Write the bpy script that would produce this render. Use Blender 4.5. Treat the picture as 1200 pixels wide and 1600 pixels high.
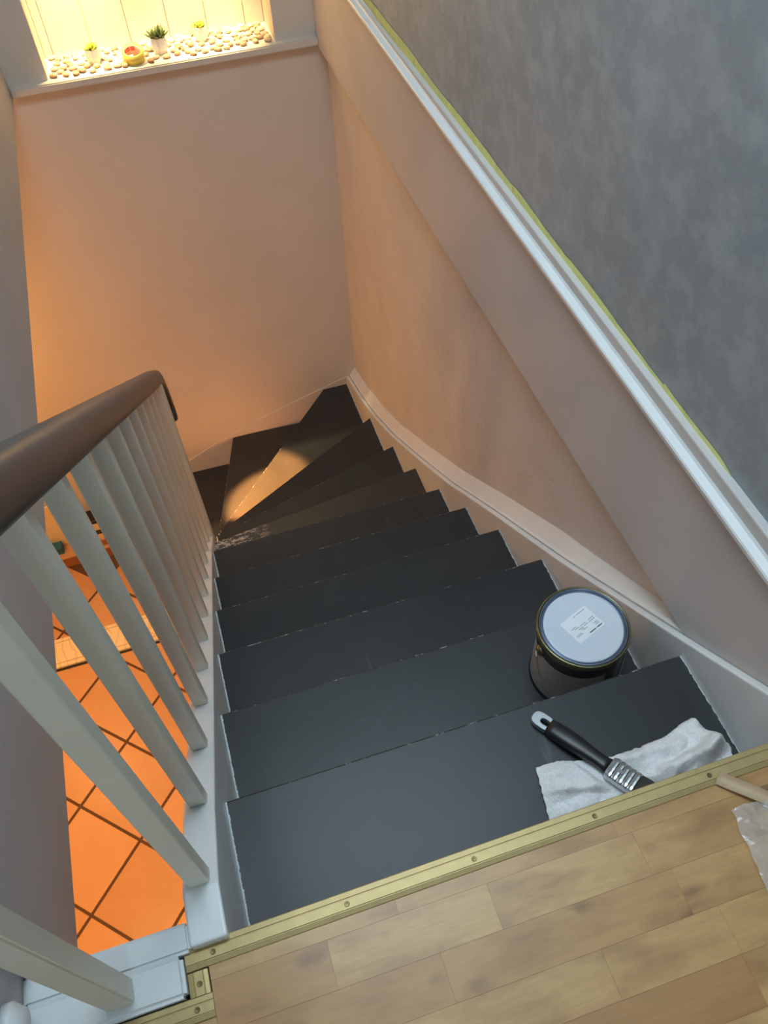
import bpy, bmesh, math, random
from mathutils import Vector, Matrix, noise
random.seed(7)
S = bpy.context.scene
C = S.collection
for o in list(bpy.data.objects):
    bpy.data.objects.remove(o)

# ------------------------------------------------------------------ camera
cam_d = bpy.data.cameras.new('camera')
cam = bpy.data.objects.new('camera', cam_d); C.objects.link(cam)
cam_d.sensor_fit = 'VERTICAL'; cam_d.sensor_height = 32.0
cam_d.lens = 1264.825 / 1600 * 32.0
cam_d.clip_start = 0.02
RIGHT = Vector((0.953316, -0.299471, -0.038811))
DOWN = Vector((-0.259186, -0.745496, -0.614051))
FWD = Vector((0.154957, 0.595443, -0.788312))
cam.matrix_world = Matrix(((RIGHT.x, -DOWN.x, -FWD.x, 0.159759),
                           (RIGHT.y, -DOWN.y, -FWD.y, -0.254338),
                           (RIGHT.z, -DOWN.z, -FWD.z, 1.088997), (0, 0, 0, 1)))
S.camera = cam

# ------------------------------------------------------------------ world, daylight, exposure
w = bpy.data.worlds.new('World'); S.world = w; w.use_nodes = True
w.node_tree.nodes['Background'].inputs[0].default_value = (0.55, 0.7, 0.9, 1)
w.node_tree.nodes['Background'].inputs[1].default_value = 0.6
S.view_settings.view_transform = 'Standard'
S.view_settings.look = 'None'
S.view_settings.gamma = 1
S.view_settings.use_curve_mapping = False
S.view_settings.exposure = 0.0

def area_light(name, loc, target, sx, sy, power, col):
    d = bpy.data.lights.new(name, 'AREA'); d.shape = 'RECTANGLE'
    d.size = sx; d.size_y = sy; d.energy = power; d.color = col
    o = bpy.data.objects.new(name, d); C.objects.link(o); o.location = loc
    o.rotation_euler = (Vector(target) - Vector(loc)).to_track_quat('-Z', 'Y').to_euler()
    return o
DAY = (0.73, 0.90, 1.0)
area_light('roof_window_daylight', (0.35, 0.75, 2.40), (0.30, 0.75, 0), 0.80, 1.30, 44, DAY)
area_light('rear_window_daylight', (0.1, -2.10, 1.45), (0.1, 0.6, 0.5), 0.7, 0.9, 14, DAY)

H = 0.18005       # rise
W = 0.80          # width between the stringers
YF = 2.80         # far wall
HALL = -14 * H    # hall floor
WARM = (1.0, 0.46, 0.14)

# ------------------------------------------------------------------ helpers
def obj(name, me, mat=None, parent=None, smooth=False):
    if isinstance(me, bmesh.types.BMesh):
        bm = me
        bmesh.ops.recalc_face_normals(bm, faces=bm.faces)
        m = bpy.data.meshes.new(name); bm.to_mesh(m); bm.free()
    else:
        m = me
    o = bpy.data.objects.new(name, m); C.objects.link(o)
    if mat and not m.materials: m.materials.append(mat)
    if smooth:
        for p in m.polygons: p.use_smooth = True
    if parent: o.parent = parent
    return o
def tag(o, label=None, cat=None, group=None, kind=None):
    if label: o['label'] = label
    if cat: o['category'] = cat
    if group: o['group'] = group
    if kind: o['kind'] = kind
    return o
def empty(name, loc=(0, 0, 0), label=None, cat=None, group=None, kind=None):
    o = bpy.data.objects.new(name, None); C.objects.link(o); o.location = loc
    o.empty_display_size = 0.05
    return tag(o, label, cat, group, kind)
def keep(o, parent):
    o.parent = parent
    o.location = o.location - parent.location
    return o
def box(bm, x0, x1, y0, y1, z0, z1):
    v = [bm.verts.new((x, y, z)) for x in (x0, x1) for y in (y0, y1) for z in (z0, z1)]
    for f in ((0, 1, 3, 2), (4, 6, 7, 5), (0, 4, 5, 1), (2, 3, 7, 6), (0, 2, 6, 4), (1, 5, 7, 3)):
        bm.faces.new([v[i] for i in f])
    return v
def bbox(x0, x1, y0, y1, z0, z1, bevel=0, seg=2):
    bm = bmesh.new(); box(bm, x0, x1, y0, y1, z0, z1)
    if bevel: bmesh.ops.bevel(bm, geom=bm.edges[:], offset=bevel, segments=seg, affect='EDGES')
    return bm
def prism(bm, poly, axis, a, b):
    """extrude a 2D polygon along an axis: axis 'z' poly=(x,y); 'x' poly=(y,z); 'y' poly=(x,z)"""
    def P(p, t):
        if axis == 'z': return (p[0], p[1], t)
        if axis == 'x': return (t, p[0], p[1])
        return (p[0], t, p[1])
    A = [bm.verts.new(P(p, a)) for p in poly]; B = [bm.verts.new(P(p, b)) for p in poly]
    n = len(poly)
    bm.faces.new(A); bm.faces.new(B[::-1])
    for i in range(n):
        bm.faces.new((A[i], B[i], B[(i + 1) % n], A[(i + 1) % n]))
def lathe(bm, prof, n=48, c=(0, 0, 0)):
    """prof: list of (r,z); closed ends where r==0"""
    rings = []
    for r, z in prof:
        if r < 1e-6: rings.append([bm.verts.new((c[0], c[1], c[2] + z))])
        else: rings.append([bm.verts.new((c[0] + r * math.cos(2 * math.pi * i / n), c[1] + r * math.sin(2 * math.pi * i / n), c[2] + z)) for i in range(n)])
    for A, B in zip(rings, rings[1:]):
        for i in range(n):
            j = (i + 1) % n
            if len(A) == 1 and len(B) == 1: continue
            if len(A) == 1: bm.faces.new((A[0], B[i], B[j]))
            elif len(B) == 1: bm.faces.new((A[i], B[0], A[j]))
            else: bm.faces.new((A[i], B[i], B[j], A[j]))
def tube(bm, pts, r, n=8, cap=True):
    rings = []; up = Vector((0.13, 0.27, 0.95)).normalized()
    for i, p in enumerate(pts):
        p = Vector(p)
        d = (Vector(pts[min(i + 1, len(pts) - 1)]) - Vector(pts[max(i - 1, 0)])).normalized()
        a = d.cross(up).normalized(); b = a.cross(d)
        rr = r[i] if isinstance(r, (list, tuple)) else r
        rings.append([bm.verts.new(p + rr * (math.cos(2 * math.pi * k / n) * a + math.sin(2 * math.pi * k / n) * b)) for k in range(n)])
    for A, B in zip(rings, rings[1:]):
        for k in range(n):
            bm.faces.new((A[k], A[(k + 1) % n], B[(k + 1) % n], B[k]))
    if cap: bm.faces.new(rings[0][::-1]); bm.faces.new(rings[-1])
def bevel_mod(o, wd, seg=2, ang=35):
    m = o.modifiers.new('bevel', 'BEVEL'); m.width = wd; m.segments = seg
    m.limit_method = 'ANGLE'; m.angle_limit = math.radians(ang)
    return o
def lerp(pts, t):
    if t <= pts[0][0]:
        a, b = pts[0], pts[1]
    elif t >= pts[-1][0]:
        a, b = pts[-2], pts[-1]
    else:
        for a, b in zip(pts, pts[1:]):
            if a[0] <= t <= b[0]: break
    return a[1] + (b[1] - a[1]) * (t - a[0]) / (b[0] - a[0])

# ------------------------------------------------------------------ materials
class NT:
    def __init__(s, name):
        s.m = bpy.data.materials.new(name); s.m.use_nodes = True
        s.t = s.m.node_tree; s.b = s.t.nodes['Principled BSDF']
    def n(s, typ, **kw):
        x = s.t.nodes.new(typ)
        for k, v in kw.items():
            if k in x.inputs: x.inputs[k].default_value = v
            else: setattr(x, k, v)
        return x
    def l(s, a, b): s.t.links.new(a, b)
    def coord(s, kind='Object', scale=(1, 1, 1)):
        c = s.n('ShaderNodeTexCoord'); mp = s.n('ShaderNodeMapping'); mp.inputs['Scale'].default_value = scale
        s.l(c.outputs[kind], mp.inputs['Vector']); return mp.outputs[0]
    def noise(s, vec, scale, detail=3, rough=0.55):
        x = s.n('ShaderNodeTexNoise', Scale=scale, Detail=detail, Roughness=rough)
        if vec is not None: s.l(vec, x.inputs['Vector'])
        return x.outputs['Fac']
    def ramp(s, fac, stops):
        r = s.n('ShaderNodeValToRGB'); e = r.color_ramp.elements
        while len(e) < len(stops): e.new(0.5)
        for q, (p, c) in zip(e, stops):
            q.position = p; q.color = (c, c, c, 1) if isinstance(c, (int, float)) else (*c, 1)
        s.l(fac, r.inputs[0]); return r.outputs[0]
    def mix(s, fac, a, b, blend='MIX'):
        x = s.n('ShaderNodeMix'); x.data_type = 'RGBA'; x.blend_type = blend
        for sock, v in ((x.inputs[0], fac), (x.inputs[6], a), (x.inputs[7], b)):
            if isinstance(v, (int, float)): sock.default_value = v
            elif isinstance(v, tuple): sock.default_value = (*v, 1)
            else: s.l(v, sock)
        return x.outputs[2]
    def math(s, op, a, b=None, c=None):
        x = s.n('ShaderNodeMath'); x.operation = op
        for i, v in enumerate((a, b, c)):
            if v is None: continue
            if isinstance(v, (int, float)): x.inputs[i].default_value = v
            else: s.l(v, x.inputs[i])
        return x.outputs[0]
    def bump(s, fac, strength, dist=0.002):
        b = s.n('ShaderNodeBump', Strength=strength, Distance=dist); s.l(fac, b.inputs['Height']); s.l(b.outputs[0], s.b.inputs['Normal'])
    def col(s, c):
        if isinstance(c, tuple): s.b.inputs['Base Color'].default_value = (*c, 1)
        else: s.l(c, s.b.inputs['Base Color'])
    def set(s, **kw):
        for k, v in kw.items(): s.b.inputs[k.replace('_', ' ')].default_value = v
        return s
def simple(name, c, rough=0.5, metal=0, var=0.06, nscale=20, bump=0.0, bscale=150, spec=0.5, bdist=0.001):
    q = NT(name); v = q.coord()
    f = q.noise(v, nscale)
    lo = tuple(x * (1 - var) for x in c); hi = tuple(min(1, x * (1 + var)) for x in c)
    q.col(q.ramp(f, [(0.3, lo), (0.7, hi)]))
    q.set(Roughness=rough, Metallic=metal, Specular_IOR_Level=spec)
    if bump: q.bump(q.noise(v, bscale, 4), bump, bdist)
    return q.m

M = {}
M['wall_white'] = simple('painted_white_wall', (0.60, 0.54, 0.47), 0.75, var=0.03, nscale=4, bump=0.25, bscale=220)
M['panel'] = simple('painted_panel', (0.55, 0.54, 0.535), 0.7, var=0.04, nscale=5, bump=0.12, bscale=120)
M['plaster'] = simple('rough_plaster', (0.64, 0.62, 0.60), 0.8, var=0.04, nscale=6, bump=1.0, bscale=75, bdist=0.004)
M['gloss_white'] = simple('white_gloss_paint', (0.74, 0.77, 0.78), 0.32, var=0.03, nscale=14, bump=0.08, bscale=60)
M['baluster_white'] = simple('aged_white_gloss_paint', (0.72, 0.70, 0.60), 0.38, var=0.03, nscale=9, bump=0.06, bscale=50)
M['left_wall'] = simple('left_wall_paint', (0.50, 0.48, 0.48), 0.75, var=0.04, nscale=5, bump=0.15, bscale=160)
M['ceiling'] = simple('ceiling_paint', (0.8, 0.8, 0.78), 0.8)

def wallpaper():
    q = NT('grey_blotched_wallpaper'); v = q.coord('Object', (1, 1.0, 1.1))
    big = q.noise(v, 3.0, 4, 0.6); mid = q.noise(v, 17, 4, 0.6); fine = q.noise(v, 70, 4, 0.7)
    a = q.ramp(big, [(0.25, (0.205, 0.262, 0.295)), (0.75, (0.290, 0.350, 0.385))])
    b = q.ramp(mid, [(0.44, 0.0), (0.66, 1.0)])
    c = q.mix(q.math('MULTIPLY', b, 0.30), a, (0.52, 0.60, 0.64))
    q.col(q.mix(0.12, c, q.ramp(fine, [(0.3, (0.22, 0.245, 0.27)), (0.7, (0.46, 0.49, 0.52))])))
    q.set(Roughness=0.6); q.bump(mid, 0.10, 0.002); return q.m
M['wallpaper'] = wallpaper()

def tread_paint():
    """anthracite floor paint: chipped nosing, uneven cut-in line at both ends, rubbed smears"""
    q = NT('anthracite_stair_paint')
    geo = q.n('ShaderNodeNewGeometry'); sep = q.n('ShaderNodeSeparateXYZ'); q.l(geo.outputs['Position'], sep.inputs[0])
    v = q.coord('Object')
    uv = q.n('ShaderNodeUVMap'); us = q.n('ShaderNodeSeparateXYZ'); q.l(uv.outputs[0], us.inputs[0])  # u = distance behind nosing, v = distance from left end
    big = q.noise(v, 5, 3); mid = q.noise(v, 35, 4)
    base = q.ramp(big, [(0.3, (0.017, 0.021, 0.024)), (0.7, (0.026, 0.031, 0.035))])
    base = q.mix(q.math('MULTIPLY', q.ramp(mid, [(0.6, 0.0), (0.8, 1.0)]), 0.12), base, (0.09, 0.10, 0.11))
    chip = q.ramp(q.noise(v, 60, 3, 0.7), [(0.56, 0.0), (0.64, 1.0)])
    edge = q.math('LESS_THAN', us.outputs[0], 0.0032)
    base = q.mix(q.math('MULTIPLY', q.math('MULTIPLY', edge, chip), 0.8), base, (0.42, 0.42, 0.42))
    # streaky smears
    vs = q.coord('Object', (1.0, 0.16, 1.0))
    sm = q.math('MULTIPLY', q.ramp(q.noise(vs, 26, 3, 0.6), [(0.70, 0.0), (0.79, 1.0)]), q.ramp(q.noise(v, 4.1, 1), [(0.50, 0.0), (0.62, 1.0)]))
    base = q.mix(q.math('MULTIPLY', sm, 0.22), base, (0.30, 0.32, 0.34))
    # cut-in: white gloss of the stringer laps a few mm on to the tread ends
    jag = q.math('MULTIPLY', q.noise(v, 130, 3, 0.7), 0.006)
    lap = q.math('LESS_THAN', us.outputs[1], q.math('ADD', jag, 0.0005))
    lap2 = q.math('LESS_THAN', q.math('SUBTRACT', W, sep.outputs[0]), q.math('MULTIPLY', q.noise(v, 90, 2), 0.007))
    base = q.mix(lap, base, (0.66, 0.70, 0.72))
    base = q.mix(q.math('MULTIPLY', lap2, 0.85), base, (0.62, 0.64, 0.64))
    q.col(base)
    q.set(Roughness=0.42, Specular_IOR_Level=0.42)
    q.bump(q.noise(q.coord('Object', (1, 4, 1)), 60, 4), 0.06, 0.001)
    return q
TP = tread_paint(); M['tread'] = TP.m
def worn_tread():
    q = NT('anthracite_paint_scraped_back'); v = q.coord('Object', (1, 2.2, 1))
    uv = q.n('ShaderNodeUVMap'); us = q.n('ShaderNodeSeparateXYZ'); q.l(uv.outputs[0], us.inputs[0])
    mask = q.ramp(us.outputs[1], [(0.09, 1.0), (0.22, 0.0)])
    sc = q.math('MULTIPLY', q.ramp(q.noise(v, 48, 5, 0.75), [(0.47, 0.0), (0.58, 1.0)]), mask)
    base = q.ramp(q.noise(v, 6), [(0.3, (0.024, 0.026, 0.028)), (0.7, (0.034, 0.036, 0.038))])
    q.col(q.mix(sc, base, (0.62, 0.52, 0.42))); q.set(Roughness=0.36); q.bump(sc, 0.3, 0.001)
    return q.m
M['tread_worn'] = worn_tread()

def laminate():
    q = NT('beech_laminate'); oi = q.n('ShaderNodeObjectInfo')
    c = q.n('ShaderNodeTexCoord'); ad = q.n('ShaderNodeVectorMath'); ad.operation = 'ADD'
    cm = q.n('ShaderNodeCombineXYZ')
    q.l(q.math('MULTIPLY', oi.outputs['Random'], 37.0), cm.inputs[0]); q.l(q.math('MULTIPLY', oi.outputs['Random'], 11.0), cm.inputs[1])
    q.l(c.outputs['Object'], ad.inputs[0]); q.l(cm.outputs[0], ad.inputs[1])
    def mp(sc):
        m = q.n('ShaderNodeMapping'); m.inputs['Scale'].default_value = sc; q.l(ad.outputs[0], m.inputs[0]); return m.outputs[0]
    tone = q.ramp(oi.outputs['Random'], [(0.0, (0.46, 0.245, 0.088)), (0.35, (0.58, 0.355, 0.142)), (0.6, (0.50, 0.280, 0.105)), (0.8, (0.56, 0.335, 0.132)), (1.0, (0.41, 0.200, 0.068))])
    soft = q.noise(mp((5, 14, 1)), 1.6, 4, 0.6)
    grain = q.noise(mp((9, 130, 1)), 1.5, 5, 0.65)
    col = q.mix(q.math('MULTIPLY', q.ramp(soft, [(0.42, 0.0), (0.70, 1.0)]), 0.75), tone, (0.30, 0.140, 0.050))
    col = q.mix(q.math('MULTIPLY', q.ramp(grain, [(0.35, 1.0), (0.65, 0.0)]), 0.22), col, (0.25, 0.15, 0.08))
    kn = q.n('ShaderNodeTexVoronoi', Scale=9.0); q.l(mp((1, 2.0, 1)), kn.inputs['Vector'])
    knots = q.ramp(kn.outputs['Distance'], [(0.05, 1.0), (0.22, 0.0)])
    knots = q.math('MULTIPLY', knots, q.ramp(q.noise(mp((6, 10, 1)), 3, 3), [(0.38, 0.0), (0.55, 1.0)]))
    col = q.mix(q.math('MULTIPLY', knots, 0.7), col, (0.16, 0.085, 0.045))
    q.col(col); q.set(Roughness=0.38); q.bump(grain, 0.05, 0.0005); return q.m
M['laminate'] = laminate()

def tile():
    q = NT('terracotta_tile'); oi = q.n('ShaderNodeObjectInfo'); v = q.coord('Object')
    a = q.ramp(oi.outputs['Random'], [(0, (0.50, 0.27, 0.13)), (1, (0.60, 0.335, 0.17))])
    f = q.noise(v, 9, 5, 0.65)
    q.col(q.mix(q.math('MULTIPLY', q.ramp(f, [(0.4, 0.0), (0.8, 1.0)]), 0.35), a, (0.64, 0.40, 0.22)))
    q.set(Roughness=0.35); q.bump(q.noise(v, 30, 4), 0.1, 0.002); return q.m
M['tile'] = tile()
M['grout'] = simple('dark_grout', (0.10, 0.055, 0.03), 0.9)
M['rail'] = simple('brown_grey_rail_lacquer', (0.058, 0.054, 0.052), 0.36, var=0.15, nscale=10, bump=0.03, bscale=40)
M['brass'] = simple('champagne_anodised_strip', (0.43, 0.325, 0.145), 0.45, 0.45, var=0.06, nscale=60, bump=0.05, bscale=300)
M['brass_dark'] = simple('screw_brass', (0.16, 0.12, 0.05), 0.4, 0.8)
M['black'] = simple('black_plastic', (0.012, 0.012, 0.013), 0.38)
M['steel'] = simple('polished_steel', (0.62, 0.64, 0.66), 0.22, 1.0, var=0.04)
M['tin'] = simple('gold_lacquered_tin', (0.22, 0.21, 0.12), 0.28, 0.9, var=0.08)
M['lid'] = simple('pale_blue_white_lid', (0.60, 0.66, 0.74), 0.45, var=0.02)
M['lid_groove'] = simple('lid_groove_tin', (0.20, 0.24, 0.32), 0.3, 0.7)
M['paper'] = simple('paper_sticker', (0.78, 0.82, 0.86), 0.6, var=0.02)
M['ink'] = simple('printing_ink', (0.05, 0.055, 0.07), 0.7)
M['ink_soft'] = simple('grey_printing_ink', (0.28, 0.30, 0.34), 0.7)
M['can_label'] = simple('grey_can_wrap', (0.30, 0.32, 0.33), 0.4, var=0.1, nscale=14)
def terry():
    q = NT('white_terry_cloth'); v = q.coord()
    base = q.ramp(q.noise(v, 300, 3, 0.7), [(0.3, (0.78, 0.79, 0.80)), (0.7, (0.97, 0.97, 0.97))])
    q.col(q.mix(q.math('MULTIPLY', q.ramp(q.noise(v, 17, 4, 0.6), [(0.5, 0.0), (0.68, 1.0)]), 0.35), base, (0.50, 0.47, 0.42)))
    q.set(Roughness=0.95, Specular_IOR_Level=0.1); q.bump(q.noise(v, 420, 4), 0.6, 0.003); return q.m
M['cloth'] = terry()
M['bristle'] = simple('bristles', (0.05, 0.045, 0.04), 0.8)
M['tape_green'] = simple('yellow_green_masking_tape', (0.50, 0.48, 0.16), 0.6, var=0.14, nscale=30, bump=0.2, bscale=60)
M['tape_brown'] = simple('kraft_masking_tape', (0.52, 0.37, 0.23), 0.6, var=0.05)
def film():
    q = NT('clear_plastic_film'); q.col((0.80, 0.82, 0.84))
    q.set(Roughness=0.12, Alpha=0.30, Specular_IOR_Level=0.9)
    q.bump(q.noise(q.coord(), 60, 3), 0.4, 0.003); return q.m
M['film'] = film()
M['yellow'] = simple('yellow_tape_roll', (0.72, 0.55, 0.10), 0.55)
M['core'] = simple('tape_roll_core', (0.62, 0.38, 0.30), 0.7)
M['core_print'] = simple('red_core_print', (0.50, 0.08, 0.06), 0.7)
M['ceramic'] = simple('white_ceramic', (0.80, 0.78, 0.74), 0.35)
M['soil'] = simple('dark_soil', (0.03, 0.022, 0.015), 0.9)
M['succulent'] = simple('dark_green_succulent', (0.07, 0.10, 0.035), 0.5, var=0.4, nscale=60)
M['succulent2'] = simple('yellow_green_succulent', (0.30, 0.36, 0.04), 0.5, var=0.3, nscale=60)
def stone():
    q = NT('beige_pebble'); oi = q.n('ShaderNodeObjectInfo')
    q.col(q.mix(q.math('MULTIPLY', q.noise(q.coord(), 40), 0.3), q.ramp(oi.outputs['Random'], [(0, (0.30, 0.17, 0.10)), (0.5, (0.52, 0.36, 0.22)), (1, (0.68, 0.56, 0.40))]), (0.2, 0.1, 0.06)))
    q.set(Roughness=0.6); return q.m
M['stone'] = stone()
M['board'] = simple('niche_board', (0.70, 0.63, 0.52), 0.6, var=0.03)
def emit(name, c, s):
    q = NT(name); q.col(c); q.b.inputs['Emission Color'].default_value = (*c, 1); q.b.inputs['Emission Strength'].default_value = s; return q.m
M['glow'] = emit('lit_glass', (1.0, 0.62, 0.28), 14)
M['shade'] = emit('glowing_paper_shade', (1.0, 0.55, 0.22), 6)
def marble():
    q = NT('cream_marble_print'); v = q.coord()
    n = q.n('ShaderNodeTexWave', Scale=7.0, Distortion=9.0, Detail=3.0); q.l(v, n.inputs['Vector'])
    q.col(q.mix(q.math('MULTIPLY', q.ramp(n.outputs['Fac'], [(0.0, 1.0), (0.14, 0.0)]), 0.35), (0.80, 0.72, 0.50), (0.48, 0.36, 0.18)))
    q.set(Roughness=0.3); return q.m
M['marble'] = marble()
M['marble_line'] = simple('marble_border_line', (0.50, 0.38, 0.18), 0.4)
M['pine'] = simple('reddish_wood', (0.34, 0.15, 0.07), 0.45, var=0.15, nscale=12)
M['pink_wood'] = simple('light_reddish_wood', (0.52, 0.30, 0.17), 0.5, var=0.1)
M['teal'] = simple('teal_cardboard', (0.01, 0.12, 0.22), 0.5)
M['cream'] = simple('cream_cardboard', (0.78, 0.66, 0.42), 0.6, var=0.03)

# ------------------------------------------------------------------ nosing lines (left end, right end)
NL = {0: (0.0, 0.0), 1: (0, 0.237), 2: (0, 0.474), 3: (0, 0.711), 4: (0, 0.945), 5: (0, 1.178), 6: (0, 1.414),
      7: (0, 1.588), 8: (0, 1.757), 9: (0, 1.912), 10: (0, 2.065), 11: (-0.01, 2.235), 12: (-0.045, 2.30), 13: (-0.075, 2.305)}
NR = {0: (W, 0.0), 1: (W, 0.239), 2: (W, 0.477), 3: (W, 0.714), 4: (W, 0.951), 5: (W, 1.183), 6: (W, 1.419),
      7: (W, 1.685), 8: (W, 1.982), 9: (W, 2.349), 10: (0.675, YF), 11: (0.165, YF), 12: (-0.28, YF), 13: (-0.52, YF)}

# ================================================================== STRUCTURE
def struct(name, bm, mat, label=None, cat=None):
    o = obj(name, bm, mat); tag(o, label, cat, kind='structure'); return o

# --- landing floor
slab = struct('floor', bbox(-0.243, 0.829, -2.2, -0.004, -0.165, -0.012), M['grout'], 'beech strip laminate floor of the upper landing', 'floor')
ROW = 0.055
rnd = random.Random(3)
y1 = -0.036 + ROW
r = 0
FR = -0.0150
while y1 > -0.95:
    y0 = y1 - ROW
    x = -0.243 - rnd.uniform(0, 0.3)
    while x < 0.829:
        L = rnd.uniform(0.14, 0.40)
        a, b = max(x, -0.243), min(x + L, 0.829)
        yy1 = min(y1, FR)
        # keep clear of the white base board in the corner
        if yy1 > -0.075 and a < -0.031:
            if b > 0.0: a = -0.031
            else: x += L; continue
        if b - a > 0.01 and yy1 - y0 > 0.003:
            bm = bbox(-(b - a) / 2 + 0.00008, (b - a) / 2 - 0.00008, -(yy1 - y0) / 2 + 0.00012, (yy1 - y0) / 2 - 0.00012, -0.012, 0.0)
            o = obj('plank', bm, M['laminate'], slab); o.location = ((a + b) / 2, (yy1 + y0) / 2, 0)
        x += L
    y1 = y0; r += 1
obj('plank', bbox(-0.243, -0.0312, -0.0908, -0.0742, -0.012, 0.0), M['laminate'], slab)
box_bm = bbox(-0.243, 0.829, -2.2, y1, -0.012, 0.0)
obj('plank', box_bm, M['laminate'], slab)

# --- right side: lower plaster wall, proud painted panel, wallpapered wall above
struct('wall_right', bbox(0.85, 0.95, -2.2, YF + 0.2, HALL - 0.05, -0.10), M['plaster'], 'rough plastered lower wall beside the stair under the painted panel', 'wall')
bm = bmesh.new()
prism(bm, [(0.815, -0.165), (0.815, 0.185), (0.95, 0.185), (0.95, -0.10), (0.835, -0.165)], 'y', -0.0, YF)
bevel_mod(struct('wall_right_panel', bm, M['panel'], 'smooth painted panel between the plaster wall and the white ledge trim', 'wall'), 0.003, 2)
struct('wall_right_upper', bbox(0.829, 0.95, -2.2, YF + 0.2, 0.176, 2.45), M['wallpaper'], 'wall with blotched blue grey wallpaper above the white trim', 'wall')
struct('wall_right_landing', bbox(0.815, 0.95, -2.2, -0.0, 0.0, 0.176), M['panel'], 'painted wall foot beside the landing', 'wall')
# white ledge trim
bm = bmesh.new()
prof = [(0.832, 0.146), (0.803, 0.146), (0.799, 0.150), (0.7985, 0.157), (0.8003, 0.1600), (0.8125, 0.1625), (0.8132, 0.1638), (0.8165, 0.1708), (0.8176, 0.1722), (0.8255, 0.1750), (0.8285, 0.1755), (0.832, 0.1755)]
N = 24; rings = []
for i in range(N + 1):
    y = -2.2 + (YF + 2.2) * i / N
    dz = 0.0095 * (y - 0.9)
    rings.append([bm.verts.new((x, y, z + dz)) for x, z in prof])
for A, B in zip(rings, rings[1:]):
    for k in range(len(prof)):
        bm.faces.new((A[k], A[(k + 1) % len(prof)], B[(k + 1) % len(prof)], B[k]))
bm.faces.new(rings[0]); bm.faces.new(rings[-1][::-1])
struct('trim_1', bm, M['gloss_white'], 'white stepped ledge trim running above the painted panel', 'trim')

# --- far wall with niche
fw = struct('wall_far', bbox(-2.0, 0.95, YF, YF + 0.2, HALL - 0.05, -0.155), M['wall_white'], 'far stairwell wall glowing orange under the lit niche', 'wall')
NX0, NX1, NB, NTOP, SZ = -0.120, 0.667, 2.985, 0.62, -0.127
struct('wall_far_pillar_left', bbox(-2.0, NX0, YF, YF + 0.25, -0.155, 2.45), M['wall_white'], 'white wall beside the niche, left of the lit opening', 'wall')
struct('wall_far_pillar_right', bbox(NX1, 0.95, YF, YF + 0.25, -0.155, 2.45), M['wall_white'], 'white wall beside the niche, right of the lit opening', 'wall')
struct('wall_far_head', bbox(NX0, NX1, YF, YF + 0.25, NTOP, 2.45), M['wall_white'], 'wall above the niche', 'wall')
bk = struct('wall_far_niche_back', bbox(NX0, NX1, NB + 0.006, YF + 0.25, -0.155, NTOP), M['board'], 'boarded back of the lit niche', 'wall')
xs = [NX0, -0.090, 0.047, 0.184, 0.322, 0.459, 0.597, NX1]
for a, b in zip(xs, xs[1:]):
    o = obj('panel', bbox(a + 0.001, b - 0.001, NB - 0.006, NB + 0.006, SZ, NTOP, 0.002, 1), M['board'], bk)
sill = obj('trim_2', bbox(-0.245, 0.815, 2.768, NB, -0.155, SZ, 0.004, 2), M['wall_white'])
tag(sill, 'white painted sill board under the lit niche', 'sill', kind='structure')

# --- left: wall over the hall, ceiling slab edge
bm = bmesh.new(); prism(bm, [(-0.36, 0.036), (-0.232, 0.036), (-0.251, YF), (-0.36, YF)], 'z', -0.165, 2.45)
struct('wall_left', bm, M['left_wall'], 'plain grey white wall left of the stairwell', 'wall')
struct('wall_left_landing', bbox(-0.36, -0.243, -2.2, 0.036, -0.165, 2.45), M['left_wall'], 'wall left of the landing', 'wall')
struct('ceiling_hall', bbox(-2.0, -0.36, -2.2, YF, -0.165, 0.0), M['ceiling'], 'ceiling of the hall below', 'ceiling')
struct('wall_back', bbox(-0.36, 0.95, -2.3, -2.2, HALL, 2.45), M['panel'], 'wall behind the landing', 'wall')
struct('wall_left_hall', bbox(-2.1, -2.0, -2.2, YF, HALL - 0.05, 0.0), M['wall_white'], 'left wall of the hall below', 'wall')
struct('wall_back_hall', bbox(-2.0, -0.36, -2.3, -2.2, HALL - 0.05, 0.0), M['wall_white'], 'rear wall of the hall below', 'wall')
ce = struct('ceiling', bbox(-0.36, 0.95, -2.3, YF + 0.2, 2.45, 2.55), M['ceiling'], 'white ceiling above the landing', 'ceiling')
bm = bmesh.new()
for a in ((-0.10, -0.05, 0.05, 1.45), (0.75, 0.80, 0.05, 1.45), (-0.05, 0.75, 0.05, 0.10), (-0.05, 0.75, 1.40, 1.45)):
    box(bm, *a, 2.405, 2.45)
wn = struct('window_1', bm, M['gloss_white'], 'white roof window frame above the stairwell', 'window')

# --- white corner board at the head of the stair, and fascia below it
bm = bmesh.new()
prism(bm, [(-0.243, -0.046), (-0.058, -0.046), (-0.058, 0.0), (-0.243, 0.0)], 'z', -0.02, 0.0135)
bmesh.ops.bevel(bm, geom=bm.edges[:], offset=0.005, segments=3, affect='EDGES')
bm2 = bmesh.new()
bd = struct('trim_3', bm, M['gloss_white'], 'white base board under the nearest baluster at the head of the stair', 'trim')
struct('trim_4', bbox(-0.243, -0.046, 0.0, 0.034, -0.19, 0.0125, 0.004, 2), M['gloss_white'], 'white fascia board edging the stairwell opening', 'trim')

# --- hall floor
hf = struct('floor_hall', bbox(-2.0, 0.85, -2.2, YF, HALL - 0.05, HALL - 0.004), M['grout'], 'terracotta tiled hall floor below the stair', 'floor')
T = 0.333; g = 0.0060
tm = bbox(-T / 2 + g, T / 2 - g, -T / 2 + g, T / 2 - g, -0.004, 0.0, 0.0015, 1)
tmesh = bpy.data.meshes.new('tile'); tm.to_mesh(tmesh); tm.free(); tmesh.materials.append(M['tile'])
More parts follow.
